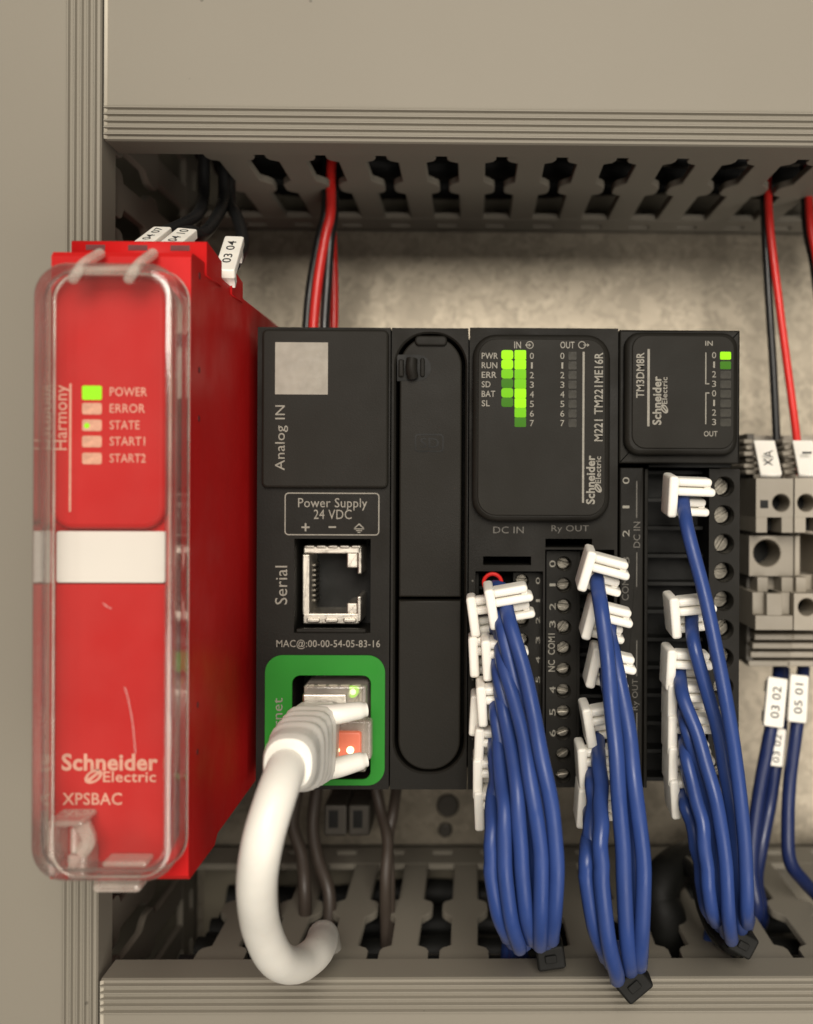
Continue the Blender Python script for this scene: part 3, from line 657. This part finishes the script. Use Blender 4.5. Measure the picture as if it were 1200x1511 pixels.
C = [(1008, 728, 1102, 1102, 1368, 97), (1020, 904, 1090, 1094, 1376, 91), (1003, 984, 1073, 1079, 1392, 97), (1008, 1030, 1060, 1071, 1382, 91), (1010, 1072, 1045, 1056, 1366, 96.5), (1012, 1112, 1052, 1062, 1372, 86), (1010, 1152, 1036, 1050, 1360, 91)]
for i, (u0, vr, um, ub, vb, zf) in enumerate(C):
    wire('blue_wire', hang(u0, vr, um, 1305, ub, vb, zf, 55, 1006), 1.30, 'blue',
         'long blue wire from the topmost marker of the expansion module' if i == 0 else f'{ORD[i]} blue wire down from the top of the expansion module', gC)
gm = 'white clip-on wire markers'
AM = [(749, 890, ZM + 2, 10, 8, 'white wire marker below the red wire collar'), (722, 905, ZM - 4, 8, 0, None), (723, 965, ZM - 4, 3, 0, None), (742, 968, ZM, 4, 4, None),
      (735, 1034, ZM + 1, 4, 6, None), (724, 1052, ZM - 4, -3, 0, None), (731, 1098, ZM - 1, -2, 4, None), (729, 1142, ZM - 1, 0, 4, None), (731, 1186, ZM - 1, 2, 8, None)]
for i, (u, v, z, r_, t_, lb) in enumerate(AM): marker(u - 5, v, z, r_, t_, lb or f'{ORD[i]} white wire marker down from the red collar on the DC IN terminal', gm)
BM = [(883, 843, ZM + 1.5, -15, 8, 'topmost white wire marker on the relay output terminal'), (888, 914, ZM - 1, -14, 6, None), (893, 984, ZM - 1, -12, 4, None), (886, 1064, ZM + .5, 10, 6, None), (877, 1125, ZM, 4, 4, None), (876, 1184, ZM, -3, 8, None)]
for i, (u, v, z, r_, t_, lb) in enumerate(BM): marker(u, v, z, r_, t_, lb or f'{ORD[i]} white wire marker down from the top of the relay output terminal', gm)
CM = [(1008, 731, ZM, -2, 6, 'topmost white wire marker on the expansion module'), (1011, 905, ZM, 6, 6, 'second white wire marker down on the expansion module, standing apart'), (1005, 984, ZM - 1, -2, 4, None), (1007, 1032, ZM - 1, 0, 4, None), (1007, 1078, ZM - 1, 0, 4, None), (1008, 1124, ZM - 1, 0, 4, None), (1011, 1168, ZM - 1, 5, 8, None)]
for i, (u, v, z, r_, t_, lb) in enumerate(CM): marker(u, v, z, r_, t_, lb or f'{ORD[i]} white wire marker down from the top of the expansion module', gm)
# cable ties
def tie(u, v, z, ang, s, label):
    p = at(u, v, z); b = MB(); ca, sa = math.cos(ang), math.sin(ang)
    b.T = lambda q: (p.x + q[0] * ca - q[1] * sa, p.y + q[0] * sa + q[1] * ca, p.z + q[2])
    root = thing('cable_tie', p, label, 'cable tie', 'black cable ties')
    b.prism(arc_rect(-2.9 * s, 2.9 * s, -2.4 * s, 2.4 * s, .6, 4), -2.5, 2.2, .5); b.prism(arc_rect(-1.2 * s, 1.2 * s, -.8 * s, .8 * s, .3, 3), 2.1, 2.6, .2); b.build('tie_head', 'blackdeep', root)
    b2 = MB(); b2.tube([at(u + (4 - k) * 5 - 8, v - 7 + abs(k - 4) * 1.2, z - 3 - k * .6) for k in range(9)], 1.0, 10, .8); b2.build('strap', 'blackdeep', root)
tie(812, 1408, 78, R(8), .95, 'black cable tie at the foot of the DC IN wire bundle'); tie(934, 1448, 86, R(40), 1.0, 'black cable tie head hanging lowest, over the ribbed duct edge'); tie(1093, 1388, 78, R(-28), .9, 'black cable tie at the foot of the expansion module bundle')
# ------------------------------------------------------------------ white network cable
nc = thing('network_cable', at(425, 1130, 100), 'white network cable plugged into the green port, looping down into the duct', 'network cable')
b = MB(); b.tube([at(429, 1118, 110), at(420, 1140, 117), at(404, 1185, 122), at(387, 1245, 124), at(379, 1310, 120), at(386, 1370, 112), at(408, 1415, 104), at(438, 1424, 95), at(464, 1408, 86), at(474, 1392, 76), at(478, 1385, 66)] + [Vector((at(478, 1385, 66).x, YB - 10, 58)), Vector((at(478, 1385, 66).x - 3, YB - 24, 50))], 3.15, 24, 1.0)
b.build('cord', 'cordw', nc, 60)
b = MB(); c0, c1 = at(467, 1090, 80), at(425, 1128, 116); ax = (c1 - c0).normalized(); rings = []; NB = 44
e1 = Vector((1, 0, 0)); e1 = (e1 - ax * e1.dot(ax)).normalized(); e2 = ax.cross(e1)
if e2.y < 0: e2 = -e2
for k in range(NB + 1):
    t = k / NB; c = c0.lerp(c1, t); n_ = 6.0 - 3.6 * t; hx_, hy_ = 4.4 + (4.3 - 4.4) * t, 7.0 + (4.5 - 7.0) * t ** 1.3
    rib = .45 * math.sin((t - .20) / .62 * 4 * math.pi) ** 2 if .20 < t < .82 else 0
    if t > .95: rib = -.5 * (t - .95) / .05
    ring = []
    for j in range(32):
        a = 2 * math.pi * j / 32; ca, sa = math.cos(a), math.sin(a)
        rr = (abs(ca) ** n_ + abs(sa) ** n_) ** (-1 / n_)
        ring.append(tuple(c + e1 * (hx_ + rib) * rr * ca + e2 * (hy_ + rib) * rr * sa))
    rings.append(ring)
b.loft(rings); boot = b.build('boot', 'cordw', nc, 50)
for pts in (((470, 1056, 88), (495, 1054, 88), (520, 1050, 87), (541, 1047, 86)), ((478, 1136, 88), (500, 1132, 88), (522, 1126, 87), (541, 1121, 86))):
    b = MB(); b.tube([at(*p) for p in pts], 1.75, 14, .5, rf=lambda t: 1.12 - .25 * t * t if t < .92 else .75); b.build('latch_guard', 'cordw', boot, 60)
b = MB(); b.pbox(448, 1012, 540, 1140, ZB + 4, 78, .5, .4); pl = b.build('plug', 'plugclear', nc)
b = MB(); b.pbox(446, 1024, 512, 1042, ZB + 9, 78.3, .4, .4); b.build('plug_shield', 'steel', pl)
b = MB(); b.pbox(492, 1064, 548, 1122, 76.5, 79.5, .5, .6); b.build('latch', 'plugclear', pl)
b = MB(); b.pbox(484, 1080, 533, 1124, 79.2, 80.4, .4, .6); b.build('status_lens', 'amber', pl)  # glowing salmon lens of the amber indicator in the plug
for (u, r) in ((498, 3.6), (517, 5.6)):
    p = at(u, 1107, 80.5); b = MB(); b.prism(circ(p.x, p.y, r / 7.6, 16), 79.8, 80.8, .2); b.build('status_light', 'ledwhite', pl)
# ------------------------------------------------------------------ rail terminals on the right
def holes_box(b, R4, z0, z1, hole, r, n=20):
    x0, x1, y0, y1 = R4; b.star([(x0, y0), (x1, y0), (x1, y1), (x0, y1)], circ(hole[0], hole[1], r, n), hole, z0, z1, .2)
def term(u0, u1, label, tagtext, pale, variant):
    zt = 52.0; m = 'tgrey2' if pale else 'tgrey'
    root = thing('terminal_block', at((u0 + u1) / 2, 825, 7.5), label, 'terminal block', 'grey terminals on the rail')
    b = MB(); x0, x1, y0, y1 = rect(u0, 640, u1, 985, 40); b.box(x0, x1 - .15, y0, y1, 7.6, 30, .3); b.build('body', m, root)
    Q = rect(u0, 706, u1, 786, zt); x0, x1 = Q[0], Q[1] - .2
    b = MB(); p = at(u0 + 37 if variant == 0 else u0 + 17, 742, zt)
    nt_ = at(u0 + 27, 774, zt)
    holes_box(b, (x0, x1, nt_.y + 1.6, Q[3]), 30, zt, (p.x, p.y), 1.95)
    b.box(x0, nt_.x - 1.6, Q[2], nt_.y + 1.6, 30, zt, .1); b.box(nt_.x + 1.6, x1, Q[2], nt_.y + 1.6, 30, zt, .1); up_ = b.build('upper_step', m, root)
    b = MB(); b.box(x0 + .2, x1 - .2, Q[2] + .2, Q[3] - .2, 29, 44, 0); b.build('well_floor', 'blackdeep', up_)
    if variant == 0: b = MB(); b.pbox(u0 + 6, 738, u0 + 18, 750, zt - .4, zt + .03, 0); b.build('test_slot', 'blackdeep', up_)
    Q = rect(u0 - 10 if variant == 0 else u0, 791, u1, 850, 46); b = MB(); p = at(u0 + 16, 816, 46)
    if variant == 0:
        holes_box(b, (Q[0], Q[1] - .2, Q[2], Q[3]), 28, 46, (p.x, p.y), 3.1); k = b.build('bridge_step', m, root)
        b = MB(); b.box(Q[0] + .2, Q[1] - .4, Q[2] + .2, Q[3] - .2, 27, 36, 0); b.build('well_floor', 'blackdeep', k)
    else:
        b.box(Q[0], Q[0] + 1.2, Q[2], Q[3], 28, 46, .2); b.box(Q[1] - 2.4, Q[1] - .2, Q[2], Q[3], 28, 46, .2); b.build('bridge_step', m, root)
    Q = rect(u0 + 2, 852, u1, 874, 48); b = MB(); b.box(Q[0], Q[0] + 2.4, Q[2], Q[3], 28, 48, .2); b.box(Q[1] - 2.8, Q[1] - .2, Q[2], Q[3], 28, 48, .2); b.box(Q[0] + 2.4, Q[1] - 2.8, Q[2], Q[3], 28, 42, .1); b.build('lever_step', m, root)
    Q = rect(u0 - 1, 876, u1, 930, zt); b = MB()
    if variant == 0:
        b.box(Q[0], Q[1] - .2, Q[2], Q[2] + 3.2, 28, zt, .2); b.box(Q[0] + 2.5, Q[1] - 2.6, Q[2] + 3.2, Q[3], 28, zt, .2); b.box(Q[0], Q[1] - .2, Q[2] + 3.2, Q[3], 28, zt - 2.5, .2); b.build('lower_step', m, root)
    else:
        p = at(u0 + 18, 896, zt); holes_box(b, (Q[0], Q[1] - .2, Q[2], Q[3]), 28, zt, (p.x, p.y), 1.95); k = b.build('lower_step', m, root)
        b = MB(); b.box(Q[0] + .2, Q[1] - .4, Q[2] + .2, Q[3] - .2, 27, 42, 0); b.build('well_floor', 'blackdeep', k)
    for i in range(4):
        Q = rect(u0 - 2 - i * 3, 936 + i * 13, u1 - i * 1.5, 944.5 + i * 13, 46 - i * 2); b = MB(); b.box(Q[0], Q[1] - .1, Q[2], Q[3], 25, 46 - i * 2, .25); b.build('foot_rib', m, root)
    # marker strip on top
    b = MB(); cs = [at(u0 - 3, 650, 47), at(u0 + 27, 650, 47), at(u0 + 38, 699, 53), at(u0 + 8, 699, 53)]; nrm = (cs[1] - cs[0]).cross(cs[3] - cs[0]).normalized()
    if nrm.z < 0: nrm = -nrm
    b.loft([[tuple(c - nrm * 1.5) for c in cs], [tuple(c) for c in cs]]); tg = b.build('marker_tag', 'white', root)
    b = MB(); V, F = None, None
    text(tagtext, u0 + 11, 664, u0 + 25, 688 if len(tagtext) > 1 else 672, 51.5, 'ink', tg, 90)
    b = MB()
    for i in range(6):
        b.pbox(u0 - 18 + (i % 2) * 3, 648 + i * 9, u0 - 4 + i * 1.8, 655 + i * 9, 34, 44 + (i % 3), .3, .4)
    b.build('marker_rail', 'tgrey', root)
term(1116, 1172, 'grey rail terminal marked XA beside the expansion module', 'XA', False, 0)
term(1173, 1229, 'grey rail terminal marked 1, behind the red wire', '1', True, 1)
b = MB()
Q = rect(1102, 640, 1114, 975, 40); b.box(Q[0], Q[1] - .2, Q[2], Q[3], 7.6, 40, .3)
for i in range(5): Q = rect(1100, 660 + 62 * i, 1112, 700 + 62 * i, 42); b.box(Q[0] + .3, Q[1] - .5, Q[2], Q[3], 39.8, 42, .4)
tag(b.build('end_stop', mat('brown_grey_stop', (.07, .062, .05), .5)), 'dark grey end clamp between the expansion module and the XA terminal', 'end clamp')
# navy wires below them, with tags
def flat_tag(cs, th, m, label, s, tb, group, rot=90):
    b = MB(); cs = [at(*c) for c in cs]; ctr = sum(cs, Vector()) / 4; nrm = (cs[1] - cs[0]).cross(cs[3] - cs[0]).normalized()
    if nrm.z < 0: nrm = -nrm
    ey = (cs[0] - cs[3]).normalized(); ex_ = ey.cross(nrm)
    w = ((cs[1] - cs[0]).length + (cs[2] - cs[3]).length) / 2; h = ((cs[3] - cs[0]).length + (cs[2] - cs[1]).length) / 2
    b.T = lambda q: tuple(ctr + ex_ * q[0] + ey * q[1] + nrm * q[2]); b.prism(arc_rect(-w / 2, w / 2, -h / 2, h / 2, .5, 4), -th, 0, .25)
    root = thing('wire_tag', ctr, label, 'wire tag', group); b.build('tag_plate', m, root)
    b = MB(); b.T = lambda q: tuple(ctr + ex_ * q[0] + ey * q[1] + nrm * q[2])
    b.box(-w / 2 + .3, w / 2 - .3, -h / 2 + 1, -h / 2 + 3.5, -th - 2.4, -th + .1, .3); b.box(-w / 2 + .3, w / 2 - .3, h / 2 - 3.5, h / 2 - 1, -th - 2.4, -th + .1, .3); b.build('clip', m, root)
    x0, x1, y0, y1 = tb
    text(s, 600, 600, 610, 610, 0, 'ink', root, 0, .008)
    o = [c for c in root.children if c.name.startswith('lettering')][-1]; V, F = TC[(s, .008)]
    o.location = (0, 0, 0)
    for vx, (a, c) in zip(o.data.vertices, V):
        if rot == 90: lx, ly = x1 * w - c * (x1 - x0) * w, y0 * h + a * (y1 - y0) * h
        else: lx, ly = x0 * w + a * (x1 - x0) * w, y0 * h + c * (y1 - y0) * h
        vx.co = W(tuple(ctr + ex_ * lx + ey * ly + nrm * .05)) - ORG[root]
    return root
gt = 'white printed tags on the navy wires'
flat_tag([(1134, 1000, 40), (1163, 1000, 40), (1157, 1073, 42), (1127, 1073, 42)], 1.4, 'white', 'upper 03 02 tag on a navy wire below the terminals', '03 02', (-.22, .22, -.32, .32), gt)
flat_tag([(1139, 1075, 38), (1161, 1075, 38), (1156, 1131, 39), (1133, 1131, 39)], 1.4, 'white', 'lower, partly covered 03 02 tag on a navy wire', '03 02', (-.22, .22, -.4, .34), gt)
flat_tag([(1167, 996, 40), (1195, 996, 40), (1190, 1066, 42), (1163, 1066, 42)], 1.4, 'white', '05 01 tag on the navy wire standing alone', '05 01', (-.22, .22, -.32, .32), gt)
gn = 'navy wires from the rail terminals'
for pts, lb in (([(1150, 985, 30), (1147, 1030, 37), (1137, 1080, 39), (1122, 1160, 40), (1112, 1235, 42), (1110, 1290, 44), (1118, 1350, 46)], 'navy wire leaving the upper 03 02 tag'),
                ([(1156, 985, 28), (1152, 1080, 34), (1145, 1130, 36), (1136, 1190, 37), (1124, 1250, 40), (1117, 1300, 40), (1126, 1350, 38)], 'navy wire leaving the lower 03 02 tag'),
                ([(1186, 985, 30), (1182, 1030, 37), (1175, 1080, 39), (1166, 1150, 40), (1163, 1215, 42), (1166, 1270, 44), (1186, 1300, 42), (1215, 1330, 36)], 'navy wire leaving the 05 01 tag')):
    wire('navy_wire', [at(*p) for p in pts] + ([Vector((at(*pts[-1]).x + 1, YB - 12, 30))] if pts[-1][0] < 1200 else []), 1.55, 'bluedk', lb, gn)
# ------------------------------------------------------------------ supply wires into the upper duct
def up(pts, dx=0): 
    P = [at(*p) for p in pts]; e = P[-1]; return P + [Vector((e.x + dx, YT + 9, e.z - 2)), Vector((e.x + dx + 2, YT + 24, e.z - 10))]
gs_ = 'supply wires into the upper duct'
for pts, r, m, lb in (([(462, 540, 42), (463, 482, 42), (470, 410, 42), (481, 345, 42), (488, 312, 42)], 1.15, 'redw', 'longer red wire rising between two black ones above the controller'),
                      ([(450, 540, 38), (453, 482, 38), (459, 420, 38), (472, 350, 39), (481, 312, 40)], 1.15, 'blackw', 'black wire to the outer side of the red pair above the controller'),
                      ([(478, 540, 42), (479, 482, 42), (483, 420, 41), (488, 350, 41), (493, 312, 40)], 1.1, 'blackw', 'black wire between the two red wires above the controller'),
                      ([(492, 540, 34), (493, 482, 34), (493, 420, 34), (491, 360, 34), (489, 315, 36)], 1.05, 'redw', 'shorter red wire beside the black one, above the controller'),
                      ([(1149, 700, 36), (1146, 640, 36), (1141, 540, 36), (1134, 430, 36), (1129, 330, 36)], .95, 'blackw', 'black wire rising from the XA terminal'),
                      ([(1180, 700, 36), (1175, 640, 38), (1162, 540, 38), (1149, 440, 38), (1136, 330, 38)], .95, 'redw', 'red wire rising from the terminal marked 1'),
                      ([(1232, 700, 36), (1222, 520, 38), (1208, 400, 38), (1196, 330, 38)], .95, 'redw', 'red wire running into the duct past the terminal marked 1'),
                      ([(1222, 700, 33), (1214, 520, 35), (1202, 400, 35), (1190, 335, 36)], .95, 'blackw', 'black wire next to the red wire at the panel edge')):
    wire('supply_wire', up(pts), r, m, lb, gs_)
# wires lying inside the ducts
for pts, r, m, lb in (([(XL + 8, YB - 7.5, 60), (-20, YB - 8.5, 62), (20, YB - 7, 61), (60, YB - 8, 60), (95, YB - 8, 60)], 1.6, 'redw', 'red wire lying in the lower duct just behind its fingers'),
                      ([(XL + 8, YB - 10, 52), (0, YB - 11, 50), (50, YB - 10, 54), (95, YB - 10, 52)], 2.2, 'blackw', 'black cable lying deep in the lower duct'),
                      ([(XL + 8, YT + 11, 40), (0, YT + 13, 46), (50, YT + 11, 38), (95, YT + 12, 42)], 3.0, 'blackw', 'black cable lying in the upper duct behind its fingers'),
                      ([(XL + 8, YT + 9, 55), (0, YT + 9, 58), (50, YT + 10, 54), (95, YT + 9, 58)], 2.2, 'bluedk', 'navy wire lying in the upper duct behind its fingers')):
    wire('duct_wire', pts, r, m, lb)
for Y0, sg, nm in ((YT, 1, 'upper'), (YB, -1, 'lower')):
    for k in range(8):
        yy = Y0 + sg * (12.5 + (k % 2) * 2.5); z = 10 + k * 8.2
        pts = [(XL + 9 + i * 24, yy + random.uniform(-1.5, 1.5), z + random.uniform(-1.5, 1.5)) for i in range(7)]
        wire('duct_cable', pts, 3.6, 'blackdeep', f'black cable packed behind the fingers of the {nm} duct', f'black cables packed in the {nm} duct')
# dark wires added to fill the brown shadow behind the network cable
for i, pts in enumerate(([(405, 1150, 40), (412, 1210, 44), (398, 1270, 48), (402, 1320, 50)], [(440, 1160, 34), (432, 1215, 38), (446, 1265, 42), (450, 1320, 46)], [(468, 1160, 30), (462, 1220, 34), (470, 1270, 38), (486, 1320, 42)])):
    wire('brown_wire', [at(*p) for p in pts] + [Vector((at(*pts[-1]).x, YB - 10, 44))], 1.5, 'wirebrown', 'added dark brown wire filling the shadow behind the white network cable', 'added dark brown wires in the shadow behind the network cable')
# thick black cable curling into the lower duct
b = MB(); b.tube([at(1062, 1225, 22), at(1030, 1262, 30), at(1000, 1278, 38), at(978, 1300, 44), at(974, 1330, 46), at(984, 1362, 48)] + [Vector((at(984, 1362, 48).x, YB - 12, 46))], 4.6, 18, 1.0)
tag(b.build('black_cable', 'blackdeep', None, 60), 'thick black cable curling into the lower duct behind the blue bundles', 'cable')
b = MB(); b.tube([at(1000, 1268, 36), at(1028, 1290, 48), at(1042, 1340, 60), at(1062, 1380, 68), at(1086, 1396, 72), at(1092, 1394, 62)], 2.0, 14, 1.0)
tag(b.build('tie_wrap', 'blackw', None, 60), 'thin black strap sweeping from the thick cable to the tie', 'strap')
# white tags on top of the red module, with their wires
gr = 'white printed tags above the red module'
flat_tag([(226, 334, 88), (254, 334, 88), (216, 364, 99), (186, 364, 99)], 1.6, 'white', '04 07 tag lying over the top edge of the red module', '04 07', (-.24, .2, -.16, .42), gr)
flat_tag([(262, 336, 88), (292, 338, 88), (256, 366, 99), (224, 366, 99)], 1.6, 'white', '04 10 tag beside the 04 07 tag on the red module', '04 10', (-.24, .2, -.16, .42), gr)
flat_tag([(332, 347, 80), (360, 349, 80), (346, 399, 92), (316, 397, 92)], 1.6, 'white', '03 04 tag on the rear terminal step of the red module', '03 04', (-.24, .2, -.30, .34), gr)
for pts, lb in (([(262, 350, 84), (280, 342, 80), (300, 345, 74), (320, 320, 60), (330, 292, 50)], 'black wire behind the middle tag of three on the red module'), ([(345, 390, 80), (356, 372, 72), (358, 350, 62), (350, 320, 54), (340, 295, 48)], 'black wire behind the tag on the rear step of the red module'), ([(232, 348, 84), (262, 335, 76), (290, 318, 66), (300, 290, 52)], 'black wire behind the 04 07 tag beside the upright duct')):
    wire('black_wire', up(pts), 1.3, 'blackw', lb, 'black wires rising from the red module')
# grey plug hanging below the controller
pg = thing('cable_plug', at(512, 1232, 30), 'small grey two-pole plug below the controller, above the lower duct', 'plug')
b = MB(); b.pbox(478, 1188, 512, 1234, 18, 34, .5, .6); b.pbox(514, 1188, 546, 1234, 18, 34, .5, .6); k = b.build('shell', 'platescrew', pg)
for u in (492, 528):
    b = MB(); b.pbox(u - 7, 1196, u + 7, 1222, 33.8, 34.05, 0); b.build('pole_window', 'blackdeep', k)
for pts in (([(555, 1165, 36), (563, 1200, 38), (572, 1240, 42), (569, 1300, 46)]), ([(585, 1165, 34), (580, 1200, 38), (573, 1240, 40), (575, 1300, 44)])):
    wire('brown_wire', [at(*p) for p in pts] + [Vector((at(*pts[-1]).x, YB - 10, 44))], 1.3, 'wirebrown', 'grey-brown wire beside the two-pole plug below the controller', 'grey-brown wires under the controller')
